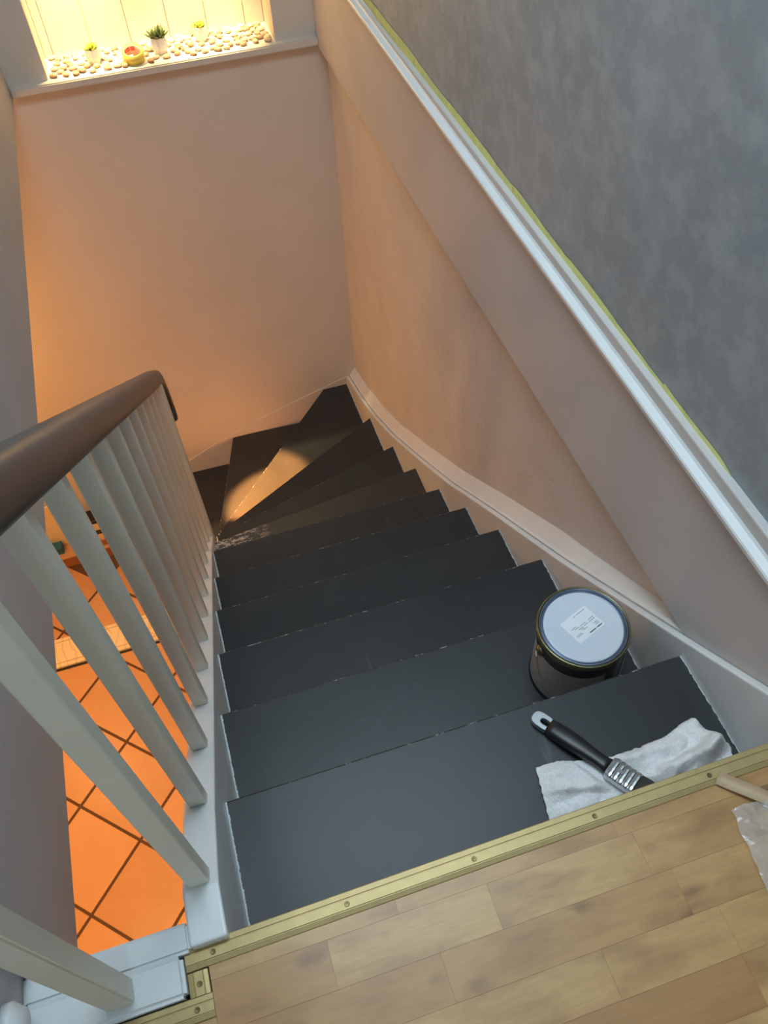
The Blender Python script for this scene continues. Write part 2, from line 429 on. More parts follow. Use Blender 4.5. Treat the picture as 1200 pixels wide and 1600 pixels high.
# a grout crossing measured at (-0.914, 1.326), rows at 45 degrees
cx, cy = -0.914, 1.326
e1 = Vector((math.cos(math.radians(-44)), math.sin(math.radians(-44)))); e2 = Vector((-e1.y, e1.x))
for i in range(-9, 10):
    for j in range(-9, 10):
        p = Vector((cx, cy)) + e1 * (T * (i + 0.5)) + e2 * (T * (j + 0.5))
        if -1.9 < p.x < -0.02 and -0.6 < p.y < YF - 0.20:
            o = bpy.data.objects.new('tile', tmesh); C.objects.link(o); o.parent = hf
            o.location = (p.x, p.y, HALL); o.rotation_euler = (0, 0, math.radians(-44))

# ================================================================== STAIRCASE
st = empty('staircase', (0.4, 1.2, 0), 'anthracite painted winding wooden stair with white stringers going down to the hall', 'staircase')
def prep_uv(bm, k):
    uvl = bm.loops.layers.uv.new('UVMap')
    a = Vector(NL[k]); b = Vector(NR[k]); d = (b - a).normalized(); nrm = Vector((d.y, -d.x))
    for f in bm.faces:
        for l in f.loops:
            p = Vector((l.vert.co.x, l.vert.co.y))
            l[uvl].uv = ((p - a).dot(nrm), p.x + (0.0 if k <= 10 else 0.6))
def off(a, b, d):
    n = Vector((b[1] - a[1], -(b[0] - a[0]))).normalized()      # towards the upper side
    return (a[0] + n.x * d, a[1] + n.y * d), (b[0] + n.x * d, b[1] + n.y * d)
for k in range(1, 14):
    z = -k * H
    fl, fr = NL[k], NR[k]
    bl, br = off(NL[k - 1], NR[k - 1], 0.035)
    poly = [fl, fr]
    if k == 10: poly += [(W, YF)]
    poly += [br, bl]
    # clip to the string faces so nothing pokes out
    poly = [(min(max(x, -0.30 if k < 12 else -0.6), W), min(y, YF - 0.001)) for x, y in poly]
    if k <= 10: poly = [(max(x, 0.0), y) for x, y in poly]
    bm = bmesh.new(); prism(bm, poly, 'z', z - 0.038, z); prep_uv(bm, k)
    o = obj('tread', bm, M['tread_worn'] if k == 7 else M['tread'], st); o.location = -Vector(st.location)
    bevel_mod(o, 0.003, 2)
    (a, b), (c_, d_) = off(fl, fr, 0.028), off(fl, fr, 0.045)
    poly = [(min(max(x, -0.3 if k > 10 else 0.0), W), min(y, YF)) for x, y in (a, b, d_, c_)]
    if k < 13:
        bm = bmesh.new(); prism(bm, poly, 'z', z - H, z - 0.038)
        o = obj('riser', bm, M['tread'], st); o.location = -Vector(st.location)
# riser under the landing edge
o = obj('riser', bbox(0, W, -0.022, -0.006, -H, -0.012), M['tread'], st); o.location = -Vector(st.location)

# left string (outer): top line follows the nosings, level at the head
LTOP = [(0.002, 0.020), (0.066, 0.018), (0.19, -0.066), (0.425, -0.260), (0.661, -0.454), (0.896, -0.646), (1.404, -1.062), (1.652, -1.295), (1.685, -1.33), (1.70, -1.46), (1.83, -1.62), (2.02, -1.84), (2.20, -2.03), (2.245, -2.10)]
poly = [(y, z) for y, z in LTOP] + [(2.245, -2.35), (2.05, -2.20), (1.5, -1.52), (0.9, -0.96), (0.066, -0.28), (0.002, -0.28)]
bm = bmesh.new(); prism(bm, poly, 'x', -0.046, 0.0)
o = obj('stringer', bm, M['gloss_white'], st); o.location = -Vector(st.location); bevel_mod(o, 0.0035, 3, 30)
# right string against the wall, and its raised back moulding
RTOP = [(0.012, 0.038), (0.079, -0.014), (0.252, -0.151), (0.628, -0.442), (1.043, -0.742), (1.345, -0.968), (1.677, -1.190), (2.017, -1.408), (2.30, -1.560), (2.55, -1.668), (2.80, -1.752)]
def strip(top, x0, x1, add, depth):
    f = [(y, lerp(RTOP, y) + add) for y in [0.012 + i * (2.80 - 0.012) / 60 for i in range(61)]]
    bm = bmesh.new(); prism(bm, f + [(y, z - depth) for y, z in f[::-1]], 'x', x0, x1); return bm
o = obj('stringer', strip(RTOP, W, 0.8145, 0.0, 0.34), M['gloss_white'], st); o.location = -Vector(st.location); bevel_mod(o, 0.003, 2, 50)
f = [(y, lerp(RTOP, y)) for y in [0.268 + i * (2.799 - 0.268) / 60 for i in range(61)]]
bm = bmesh.new(); R_ = []
for y, z in f:
    add = 0.002 + 0.044 * min(1, max(0, (y - 0.268) / 0.45))
    R_.append([bm.verts.new(p) for p in ((0.8160, y, z - 0.05), (0.8160, y, z + 0.002), (0.8220, y, z + min(0.006, add)), (0.846, y, z + add), (0.8495, y, z + add), (0.8495, y, z - 0.05))])
for A, B in zip(R_, R_[1:]):
    for i in range(6): bm.faces.new((A[i], A[(i + 1) % 6], B[(i + 1) % 6], B[i]))
bm.faces.new(R_[0]); bm.faces.new(R_[-1][::-1])
o = obj('moulding', bm, M['gloss_white'], st); o.location = -Vector(st.location)
# thin wall string along the far wall
FT = [(-0.45, -2.27), (-0.07, -2.06), (0.118, -1.970), (0.353, -1.884), (0.513, -1.836), (0.675, -1.790), (0.80, -1.752)]
poly = FT + [(x, z - 0.35) for x, z in FT[::-1]]
bm = bmesh.new(); prism(bm, poly, 'y', YF - 0.006, YF - 0.0005)
o = obj('stringer', bm, M['wall_white'], st); o.location = -Vector(st.location)
# newel block where the winders meet
o = obj('newel', bbox(-0.05, -0.002, 2.246, 2.30, HALL, -2.20, 0.004, 2), M['gloss_white'], st); o.location = -Vector(st.location)

# ================================================================== RAILING
rl = empty('stair_railing', (-0.03, 0.9, 0), 'dark brown wooden handrail on square white balusters along the stair', 'railing')
def rail_z(y): return 0.677 - 0.797 * (y - 0.107)       # underside of the rail
# handrail: rounded section swept down the pitch and turned down at its end
path = []
for i in range(17):
    y = -0.020 + (1.74 + 0.020) * i / 16
    path.append(Vector((-0.028, y, rail_z(y) + 0.034)))
d0 = Vector((0, 1, -0.797)).normalized(); p = path[-1].copy(); ang = math.atan2(0.797, 1)
for i in range(10):
    ang += math.radians(5.5); p = p + Vector((0, math.cos(ang), -math.sin(ang))) * 0.030; path.append(p.copy())
bm = bmesh.new(); rings = []; n = 24
for i, p in enumerate(path):
    d = (path[min(i + 1, len(path) - 1)] - path[max(i - 1, 0)]).normalized()
    u = Vector((1, 0, 0)); v = u.cross(d).normalized()
    if v.z < 0: v = -v
    ring = []
    for k in range(n):
        t = 2 * math.pi * k / n; cxx, sxx = math.cos(t), math.sin(t); e = 0.62
        ring.append(bm.verts.new(p + u * (0.0295 * math.copysign(abs(cxx) ** e, cxx)) + v * (0.0265 * math.copysign(abs(sxx) ** e, sxx))))
    rings.append(ring)
for A, B in zip(rings, rings[1:]):
    for k in range(n): bm.faces.new((A[k], A[(k + 1) % n], B[(k + 1) % n], B[k]))
bm.faces.new(rings[0]); bm.faces.new(rings[-1])
o = obj('handrail', bm, M['rail'], rl, True); o.location = -Vector(rl.location)
BX0, BX1, BD = -0.0370, -0.0105, 0.0215
def baluster(y):
    zt0 = rail_z(y) + 0.012; zt1 = rail_z(y + BD) + 0.012
    zb0 = lerp(LTOP, y) - 0.012; zb1 = lerp(LTOP, y + BD) - 0.012
    bm = bmesh.new(); prism(bm, [(y, zb0), (y + BD, zb1), (y + BD, zt1), (y, zt0)], 'x', BX0, BX1)
    o = obj('baluster', bm, M['baluster_white'], rl); o.location = -Vector(rl.location); bevel_mod(o, 0.0025, 2)
for i in range(12):
    baluster(0.069 + 0.1345 * i)
# the nearest baluster, standing on the base board
# end post under the turned-down rail
y = 1.625; bm = bmesh.new()
prism(bm, [(y, lerp(LTOP, y) - 0.012), (y + 0.05, lerp(LTOP, y + 0.05) - 0.05), (y + 0.05, rail_z(y + 0.05) + 0.012), (y, rail_z(y) + 0.012)], 'x', -0.046, 0.0015)
o = obj('newel_post', bm, M['baluster_white'], rl); o.location = -Vector(rl.location); bevel_mod(o, 0.003, 2)
bm = bbox(-0.150, -0.117, -0.034, -0.006, 0.0125, 0.785, 0.0025, 2)
o = obj('baluster', bm, M['baluster_white'], rl); o.location = -Vector(rl.location)
# level stretch of rail over the nearest baluster, out to the wall
bm = bmesh.new(); bmesh.ops.create_cube(bm, size=1)
for v in bm.verts: v.co = Vector((-0.121 + v.co.x * 0.242, -0.020 + v.co.y * 0.058, 0.808 + v.co.z * 0.056))
bmesh.ops.bevel(bm, geom=bm.edges[:], offset=0.014, segments=3, affect='EDGES')
o = obj('handrail', bm, M['rail'], rl, True); o.location = -Vector(rl.location)

# ================================================================== METAL EDGE STRIPS
def edge_profile(w_):
    h = [(0, 0.0), (0, -0.006), (0.0015, -0.006), (0.0015, 0.0012)]
    return h
def metal_strip(name, L, wd, label, screws, nose=True):
    """local: x along, y across (0 front .. -wd rear)"""
    root = empty(name, (0, 0, 0), label, 'edge strip', 'metal floor edge strips')
    pr = [(0.0, -0.010 if nose else 0.0), (0.0, 0.0016), (-0.001, 0.0026), (-wd * .26, 0.0032), (-wd * .28, 0.0020), (-wd * .31, 0.0020), (-wd * .33, 0.0032),
          (-wd * .72, 0.0032), (-wd * .74, 0.0018), (-wd * .77, 0.0018), (-wd * .79, 0.0030), (-wd * .97, 0.0018), (-wd, 0.0002), (-wd, 0.0), (-0.002, 0.0), (-0.002, -0.010 if nose else 0.0)]
    if not nose: pr = pr[1:14]; pr = [(0.0, 0.0)] + pr
    bm = bmesh.new(); prism(bm, pr, 'x', 0, L)
    obj('profile', bm, M['brass'], root)
    for sx in screws:
        bm = bmesh.new(); lathe(bm, [(0, 0.0002), (0.0012, 0.0003), (0.0013, 0.0011), (0.0030, 0.0012), (0.0036, 0.0), ], 14)
        s = obj('screw', bm, M['brass_dark'], root); s.location = (sx, -wd * .52, 0.0030)
    return root
s1 = metal_strip('floor_edge_strip', 0.885, 0.028, 'long champagne metal edge strip along the top step, screwed to the landing', [0.034 + 0.1685 * i for i in range(6)])
s1.location = (-0.057, 0.0075, 0); s1.rotation_euler = (0, 0, math.radians(0.35))
s2 = metal_strip('floor_edge_strip', 0.026, 0.025, 'short stub of metal edge strip beside the white base board', [0.012], False)
s2.location = (-0.057, -0.0478, 0); s2.rotation_euler = (0, 0, math.radians(90))
s3 = metal_strip('floor_edge_strip', 0.212, 0.026, 'metal edge strip in front of the white base board at lower left', [0.192], False)
s3.location = (-0.243, -0.0478, 0.0)

# ================================================================== PAINT CAN
cc = (0.668, 0.345, -2 * H)
can = empty('paint_can', cc, 'tin of paint with pale blue lid standing on the second step', 'paint can')
HH = 0.178
bm = bmesh.new(); lathe(bm, [(0, 0.0), (0.076, 0.0), (0.0785, 0.002), (0.0785, 0.005), (0.0765, 0.007), (0.0765, HH - 0.016), (0.079, HH - 0.012), (0.079, HH - 0.008), (0.0765, HH - 0.006), (0.07, HH - 0.006)], 64)
obj('body', bm, M['black'], can, True)
bm = bmesh.new(); n = 40; A = []; B = []
for i in range(n + 1):
    t = math.radians(150 + 132 * i / n)
    A.append(bm.verts.new((0.0769 * math.cos(t), 0.0769 * math.sin(t), 0.010))); B.append(bm.verts.new((0.0769 * math.cos(t), 0.0769 * math.sin(t), HH - 0.052)))
for i in range(n): bm.faces.new((A[i], A[i + 1], B[i + 1], B[i]))
lb = obj('label', bm, M['can_label'], can, True); lb['label'] = 'grey printed wrap'
for zz, a0, a1 in ((0.105, 205, 262), (0.098, 200, 250), (0.088, 210, 262), (0.081, 215, 240), (0.072, 205, 255), (0.062, 200, 262), (0.055, 215, 250)):
    bm = bmesh.new(); A = []; B = []
    for i in range(9):
        t = math.radians(a0 + (a1 - a0) * i / 8)
        A.append(bm.verts.new((0.0771 * math.cos(t), 0.0771 * math.sin(t), zz))); B.append(bm.verts.new((0.0771 * math.cos(t), 0.0771 * math.sin(t), zz + 0.0022)))
    for i in range(8): bm.faces.new((A[i], A[i + 1], B[i + 1], B[i]))
    obj('print_line', bm, M['ink_soft'], lb)
bm = bmesh.new(); lathe(bm, [(0.0775, HH - 0.020), (0.0825, HH - 0.014), (0.0835, HH - 0.006), (0.0825, HH - 0.001), (0.0805, HH), (0.0790, HH - 0.001), (0.0780, HH - 0.004), (0.077, HH - 0.006)], 72)
obj('rim', bm, M['tin'], can, True)
bm = bmesh.new(); lathe(bm, [(0.0782, HH - 0.002), (0.0772, HH + 0.0008), (0.0760, HH + 0.0008), (0.0752, HH - 0.002), (0.0738, HH - 0.0055), (0.0722, HH - 0.0055), (0.0712, HH - 0.003)], 72)
gl = obj('lid', bm, M['lid_groove'], can, True)
bm = bmesh.new(); lathe(bm, [(0.0714, HH - 0.0045), (0.0706, HH - 0.0020), (0.0690, HH - 0.0012), (0.0660, HH - 0.0016), (0, HH - 0.0018)], 72)
obj('lid_disc', bm, M['lid'], gl, True)
# sticker on the lid
stk = bbox(-0.0315, 0.0315, -0.025, 0.025, 0, 0.0003)
sk = obj('sticker', stk, M['paper'], gl)
sk.location = (0.0, 0.004, HH - 0.00165); sk.rotation_euler = (0, 0, math.radians(201))
def dash(x0, x1, y, h, mat):
    bm = bbox(x0, x1, y - h / 2, y + h / 2, 0.0003, 0.00042); d = obj('print_line', bm, mat, gl)
    d.location = sk.location; d.rotation_euler = sk.rotation_euler
dash(-0.028, -0.0165, 0.0205, 0.0020, M['ink']); dash(-0.0150, -0.0138, 0.0205, 0.0020, M['ink']); dash(-0.0125, 0.002, 0.0205, 0.0020, M['ink'])
for x0, x1, y in ((-0.027, -0.017, 0.0155), (-0.026, -0.018, 0.0130), (-0.027, -0.016, 0.0105), (0.012, 0.026, 0.0135), (0.014, 0.027, 0.0110), (-0.003, 0.008, 0.0090), (0.002, 0.010, 0.0065)):
    dash(x0, x1, y, 0.0010, M['ink_soft'])
for x0, x1, y in ((-0.027, -0.012, 0.0040), (-0.010, 0.000, 0.0040), (0.003, 0.014, 0.0040), (-0.027, -0.014, 0.0000), (-0.008, 0.006, 0.0000), (0.008, 0.020, 0.0000), (0.012, 0.024, -0.0035), (-0.026, -0.005, -0.0200), (-0.003, 0.003, -0.0200)):
    dash(x0, x1, y, 0.0012, M['ink_soft'])
# bail handle with its two ears
for s in (-1, 1):
    t = math.radians(178 if s < 0 else -32)
    bm = bmesh.new(); lathe(bm, [(0, 0.004), (0.006, 0.004), (0.009, 0.0015), (0.0105, 0.0), (0.0105, -0.002)], 20)
    e = obj('ear', bm, M['tin'], can, True); e.location = (0.0775 * math.cos(t), 0.0775 * math.sin(t), HH - 0.05)
    e.rotation_euler = Vector((math.cos(t), math.sin(t), 0)).to_track_quat('Z', 'Y').to_euler()
pts = []
a0, a1 = math.radians(178), math.radians(328)
for i in range(25):
    u = i / 24; t = a0 + (a1 - a0) * u; rr = 0.0835 + 0.006 * math.sin(math.pi * u)
    pts.append((rr * math.cos(t), rr * math.sin(t), HH - 0.05 - 0.095 * math.sin(math.pi * u) ** 0.8))
bm = bmesh.new(); tube(bm, pts, 0.0016, 8)
obj('bail_handle', bm, M['steel'], can, True)

# ================================================================== CLOTH
TOP = [(0.440, 0.132), (0.482, 0.134), (0.517, 0.133), (0.560, 0.120), (0.584, 0.113), (0.651, 0.112), (0.697, 0.115), (0.735, 0.127), (0.755, 0.129), (0.765, 0.108), (0.780, 0.084), (0.790, 0.070)]
NXc, NYc = 150, 70
bm = bmesh.new(); G = []
for j in range(NYc + 1):
    row = []
    for i in range(NXc + 1):
        u = i / NXc; v = j / NYc
        xl = 0.462 + 0.020 * v ** 1.3; xr = 0.772 + 0.016 * v
        x = xl + (xr - xl) * u
        ytop = lerp(TOP, x)
        y = 0.004 + (ytop - 0.004) * v
        p = Vector((x * 1.0, y * 1.0, 0.3))
        f1 = abs(noise.noise(Vector((x * 14 + y * 9, y * 22 - x * 6, 1.7))))
        f2 = noise.noise(Vector((x * 34, y * 42, 5.1))); f3 = noise.noise(Vector((x * 170, y * 170, 2.1)))
        grow = min(1, max(0, (x - 0.50) / 0.18))
        edge = min(1, (1 - v) * 5 + 0.12) * min(1, u * 14 + 0.15) * min(1, (1 - u) * 10 + 0.15)
        ridge = math.exp(-((y - (0.098 + 0.03 * math.sin((x - .62) * 11))) / 0.013) ** 2) * grow
        ridge2 = math.exp(-((y - (0.055 + 0.20 * (x - .66))) / 0.015) ** 2) * min(1, max(0, (x - 0.58) / 0.1))
        z = 0.0045 + edge * (0.026 * f1 * (0.45 + grow) + 0.014 * (f2 + 0.4) * (0.5 + 0.6 * grow) + 0.030 * ridge + 0.026 * ridge2) + 0.0011 * f3
        # turned-over lower flap at the left
        line = 0.094 - 0.28 * (x - 0.47)
        t = min(1, max(0, (line - y) / 0.006)) * min(1, max(0, (0.585 - x) / 0.02))
        z = z + (1 - t) * 0.007 * min(1, max(0, (0.60 - x) / 0.03)) * edge
        # the brush presses the cloth flat along its own length
        sb = (x - 0.515) * 0.527 - (y - 0.208) * 0.850; tb = abs((x - 0.515) * 0.850 + (y - 0.208) * 0.527)
        if sb > 0.03: z = min(z, max(0.003, 0.0872 * sb - 0.0022) + max(0.0, tb - 0.021) * 1.2)
        row.append(bm.verts.new((x + 0.002 * noise.noise(Vector((y * 120, v * 3, 8.0))), y + 0.0018 * noise.noise(Vector((x * 130, 4, 0))) * v, -H + max(z, 0.003))))
    G.append(row)
for j in range(NYc):
    for i in range(NXc): bm.faces.new((G[j][i], G[j][i + 1], G[j + 1][i + 1], G[j + 1][i]))
cl = obj('cloth_rag', bm, M['cloth'], None, True)
m = cl.modifiers.new('solid', 'SOLIDIFY'); m.thickness = 0.0022; m.offset = -1
tag(cl, 'crumpled white terry rag lying on the top step under the paintbrush', 'rag')

# ================================================================== PAINTBRUSH
br = empty('paintbrush', (0.515, 0.208, -0.1705), 'flat paintbrush with black handle and steel ferrule resting on the white rag', 'paintbrush')
ax = Vector((0.093, -0.150, 0.0)); br.rotation_euler = (0, math.radians(-5.0), math.atan2(ax.y, ax.x))
def sweep(bm, st_, n=20, e=0.75):
    rings = []
    for s, hw, ht, z in st_:
        rings.append([bm.verts.new((s, hw * math.copysign(abs(math.cos(t)) ** e, math.cos(t)), z + ht * math.copysign(abs(math.sin(t)) ** e, math.sin(t)))) for t in [2 * math.pi * k / n for k in range(n)]])
    for A, B in zip(rings, rings[1:]):
        for k in range(n): bm.faces.new((A[k], A[(k + 1) % n], B[(k + 1) % n], B[k]))
    bm.faces.new(rings[0][::-1]); bm.faces.new(rings[-1])
bm = bmesh.new(); sweep(bm, [(0.024, 0.0128, 0.0085, 0), (0.034, 0.0145, 0.0095, 0), (0.055, 0.0155, 0.0105, 0), (0.075, 0.0148, 0.0105, 0), (0.095, 0.0128, 0.0095, 0), (0.112, 0.0112, 0.0085, 0), (0.126, 0.0120, 0.0085, 0), (0.136, 0.0140, 0.0080, 0)])
obj('handle', bm, M['black'], br, True)
# steel end with hanging slot
bm = bmesh.new(); n = 40; o1 = []; i1 = []
for lvl in (-0.006, 0.006):
    for arr, a, b, ox in ((o1, 0.0195, 0.0130, 0.0125), (i1, 0.0090, 0.0048, 0.0180)):
        arr.append([bm.verts.new((ox + a * math.copysign(abs(math.cos(t)) ** .7, math.cos(t)), b * math.copysign(abs(math.sin(t)) ** .7, math.sin(t)), lvl)) for t in [2 * math.pi * k / n for k in range(n)]])
for k in range(n):
    j = (k + 1) % n
    bm.faces.new((o1[0][k], o1[0][j], o1[1][j], o1[1][k])); bm.faces.new((i1[0][k], i1[1][k], i1[1][j], i1[0][j]))
    bm.faces.new((o1[1][k], o1[1][j], i1[1][j], i1[1][k])); bm.faces.new((o1[0][k], i1[0][k], i1[0][j], o1[0][j]))
e_ = obj('end_loop', bm, M['steel'], br); bevel_mod(e_, 0.0012, 2)
bm = bmesh.new(); st_ = [(0.134, 0.0165, 0.0080, 0)]
for i in range(5):
    s = 0.138 + i * 0.009
    st_ += [(s, 0.0185, 0.0088, 0), (s + 0.003, 0.0190, 0.0098, 0), (s + 0.006, 0.0190, 0.0098, 0), (s + 0.0075, 0.0185, 0.0085, 0)]
sweep(bm, st_, 24, 0.45)
fe = obj('ferrule', bm, M['steel'], br)
obj('mark', bbox(0.148, 0.158, -0.003, 0.003, 0.0095, 0.0101), M['ink_soft'], fe)
bm = bmesh.new(); sweep(bm, [(0.180, 0.0180, 0.0080, 0), (0.196, 0.0195, 0.0075, 0.001), (0.212, 0.0180, 0.0045, 0.002)], 24, 0.5)
obj('bristles', bm, M['bristle'], br, True)

# ================================================================== FLOOR TAPE AND PLASTIC FILM
def ribbon(name, pts, hw, mat, label, cat, lift=0.001, th=0.0004):
    bm = bmesh.new(); A = []; B = []
    for i, p in enumerate(pts):
        p = Vector(p); d = (Vector(pts[min(i + 1, len(pts) - 1)]) - Vector(pts[max(i - 1, 0)])); d.z = 0; d.normalize()
        nrm = Vector((-d.y, d.x, 0)); A.append(bm.verts.new(p + nrm * hw)); B.append(bm.verts.new(p - nrm * hw))
    for i in range(len(pts) - 1): bm.faces.new((A[i], A[i + 1], B[i + 1], B[i]))
    o = obj(name, bm, mat, None, True); m = o.modifiers.new('solid', 'SOLIDIFY'); m.thickness = th
    return tag(o, label, cat)
P0, P1 = Vector((0.6585, -0.0085, 0.0048)), Vector((0.800, -0.150, 0.003))
pts = []
for i in range(16):
    t = i / 15; p = P0.lerp(P1, t); p.z = 0.0043 + 0.004 * math.sin(t * 5.5) ** 2; pts.append(p)
ribbon('masking_tape', pts, 0.0098, M['tape_brown'], 'loose strip of brown masking tape stuck over the metal edge at lower right', 'tape')
# crumpled clear film
bm = bmesh.new(); G = []; nx, ny = 36, 44
for j in range(ny + 1):
    row = []
    for i in range(nx + 1):
        u, v = i / nx, j / ny
        xl = 0.652 - 0.020 * v + 0.004 * noise.noise(Vector((v * 9, 1, 0))); x = xl + (0.815 - xl) * u
        y = -0.052 - 0.17 * v + 0.012 * noise.noise(Vector((u * 5, 3, v)))
        f = abs(noise.noise(Vector((x * 30, y * 30, 0.4)))) + 0.5 * abs(noise.noise(Vector((x * 70, y * 70, 2.0))))
        row.append(bm.verts.new((x, y, 0.0035 + 0.020 * f * min(1, 0.35 + u * 4))))
    G.append(row)
for j in range(ny):
    for i in range(nx): bm.faces.new((G[j][i], G[j][i + 1], G[j + 1][i + 1], G[j + 1][i]))
tag(obj('plastic_film', bm, M['film'], None, False), 'crumpled clear plastic film lying on the floor at the right edge', 'plastic film')

# ================================================================== GREEN TAPE ALONG THE TRIM
def wall_tape(y0, y1, label, seed, ragged):
    n = max(6, int((y1 - y0) / 0.02)); bm = bmesh.new(); A = []; B = []; D = []
    for i in range(n + 1):
        y = y0 + (y1 - y0) * i / n; dz = 0.0095 * (y - 0.9)
        wv = noise.noise(Vector((y * 6, seed, 0))); w2 = noise.noise(Vector((y * 30, seed, 2)))
        end = min(1, (i + 0.4) / 3) if ragged == 0 else 1
        up = (0.0205 + 0.0065 * wv + 0.0014 * w2) * end
        A.append(bm.verts.new((0.8235 + 0.0012 * w2, y, 0.1752 + dz))); B.append(bm.verts.new((0.8274, y, 0.1768 + dz + 0.0008 * w2)))
        D.append(bm.verts.new((0.8280 - 0.0012 * abs(w2), y, 0.1775 + dz + up)))
    for i in range(n):
        bm.faces.new((A[i], A[i + 1], B[i + 1], B[i])); bm.faces.new((B[i], B[i + 1], D[i + 1], D[i]))
    o = obj('masking_tape', bm, M['tape_green'], None, True); m = o.modifiers.new('solid', 'SOLIDIFY'); m.thickness = 0.0003
    tag(o, label, 'tape', 'yellow green tape along the white trim')
wall_tape(0.29, 0.520, 'yellow green masking tape above the white trim, nearest piece with torn end', 3.1, 0)
wall_tape(0.512, 1.125, 'yellow green masking tape above the white trim, middle piece', 6.7, 1)
wall_tape(1.118, 2.79, 'yellow green masking tape above the white trim, longest piece reaching the niche wall', 9.4, 1)

# ================================================================== NICHE THINGS
def pot(loc, s, rz, plant_mat, label, n, spread, tall):
    root = empty('potted_succulent', loc, label, 'potted plant', 'potted succulents in the niche'); root.rotation_euler = (0, 0, rz)
    bm = bmesh.new()
    # faceted tapered pot with hollow top
    lv = [(0.017 * s, 0.0), (0.030 * s, 0.020 * s), (0.0275 * s, 0.052 * s), (0.0245 * s, 0.052 * s), (0.0235 * s, 0.043 * s)]
    lathe(bm, [(0, 0)] + lv + [(0, 0.043 * s)], 6); obj('pot', bm, M['ceramic'], root)
    bm = bmesh.new(); lathe(bm, [(0.0232 * s, 0.0435 * s), (0.012 * s, 0.047 * s), (0, 0.0475 * s)], 10); obj('soil', bm, M['soil'], root, True)
    rr = random.Random(int(loc[0] * 1000))
    for i in range(n):
        a = 2.399 * i; rad = spread * math.sqrt((i + 0.5) / n); tilt = 0.25 + 1.0 * rad / spread
        bm = bmesh.new(); L = tall * rr.uniform(0.75, 1.1)
        sec = []
        for t, wd in ((0, 0.35), (0.3, 0.9), (0.6, 1.0), (0.85, 0.6), (1.0, 0.06)):
            sec.append([bm.verts.new((L * t, wd * 0.0075 * s * math.cos(q), wd * 0.0032 * s * math.sin(q) + 0.15 * L * t * t)) for q in [2 * math.pi * k / 6 for k in range(6)]])
        for A, B in zip(sec, sec[1:]):
            for k in range(6): bm.faces.new((A[k], A[(k + 1) % 6], B[(k + 1) % 6], B[k]))
        bm.faces.new(sec[0]); bm.faces.new(sec[-1])
        lf = obj('leaf', bm, plant_mat, root, True)
        lf.location = (0.35 * rad * math.cos(a), 0.35 * rad * math.sin(a), 0.046 * s)
        lf.rotation_euler = (0, -(math.pi / 2 - tilt), a)
    return root
pot((0.046, 2.872, SZ), 0.92, 0.3, M['succulent2'], 'white potted succulent in the niche under the brightest light, left of the tape roll', 18, 0.020, 0.026)
pot((0.272, 2.862, SZ), 1.05, 0.5, M['succulent'], 'white faceted pot with dark green succulent between the tape roll and the second glow', 24, 0.026, 0.040)
pot((0.425, 2.908, SZ), 0.92, 0.1, M['succulent2'], 'pale potted succulent washed out under the right niche light', 18, 0.020, 0.026)
roll = empty('tape_roll', (0.176, 2.832, SZ + 0.004), 'yellow roll of masking tape with red printed core standing in the niche', 'tape roll')
roll.rotation_euler = (math.radians(16), math.radians(-4), 0.35)
bm = bmesh.new(); lathe(bm, [(0.030, 0), (0.0365, 0.0), (0.0365, 0.038), (0.030, 0.038)], 40)
bmesh.ops.holes_fill(bm, edges=[]); obj('tape', bm, M['yellow'], roll, True)
bm = bmesh.new(); lathe(bm, [(0.0298, 0.0), (0.0298, 0.0375), (0.0286, 0.0375), (0.0286, 0.0), (0.0298, 0.0)], 40)
cr = obj('core', bm, M['core'], roll, True)
for a0, a1 in ((50, 78), (84, 108), (114, 134)):
    bm = bmesh.new(); A = []; B = []
    for i in range(8):
        t = math.radians(a0 + (a1 - a0) * i / 7)
        A.append(bm.verts.new((0.0284 * math.cos(t), 0.0284 * math.sin(t), 0.014))); B.append(bm.verts.new((0.0284 * math.cos(t), 0.0284 * math.sin(t), 0.030)))
    for i in range(7): bm.faces.new((A[i], A[i + 1], B[i + 1], B[i]))
    obj('print_line', bm, M['core_print'], cr)
# pebbles
peb = []
for q in range(4):
    bm = bmesh.new(); bmesh.ops.create_icosphere(bm, subdivisions=2, radius=1)
    for v in bm.verts:
        v.co *= 1 + 0.22 * noise.noise(v.co * 1.3 + Vector((q * 7, 0, 0)))
        v.co = Vector((v.co.x * 0.018, v.co.y * 0.014, v.co.z * 0.0065))
    m = bpy.data.meshes.new('pebble'); bm.to_mesh(m); bm.free(); m.materials.append(M['stone'])
    for p in m.polygons: p.use_smooth = True
    peb.append(m)
rp = random.Random(11); placed = []
avoid = [(0.046, 2.872, .036), (0.272, 2.862, .040), (0.425, 2.908, .036), (0.176, 2.832, .044)]
tries = 0
while len(placed) < 110 and tries < 9000:
    tries += 1
    x, y = rp.uniform(NX0 + 0.016, NX1 - 0.016), rp.uniform(2.800, NB - 0.02)
    if any(math.hypot(x - a, y - b) < r_ for a, b, r_ in avoid): continue
    if any(math.hypot(x - a, (y - b) * 1.1) < 0.0270 for a, b in placed): continue
    placed.append((x, y))
    o = bpy.data.objects.new('pebble', peb[rp.randrange(4)]); C.objects.link(o)
    o.location = (x, y, SZ + 0.0062); o.rotation_euler = (0, 0, rp.uniform(0, 6.28)); sc = rp.uniform(0.72, 0.98); o.scale = (sc, sc, 0.98)
    tag(o, 'flat beige pebble in the layer covering the niche sill', 'pebble', 'pebbles on the niche sill')

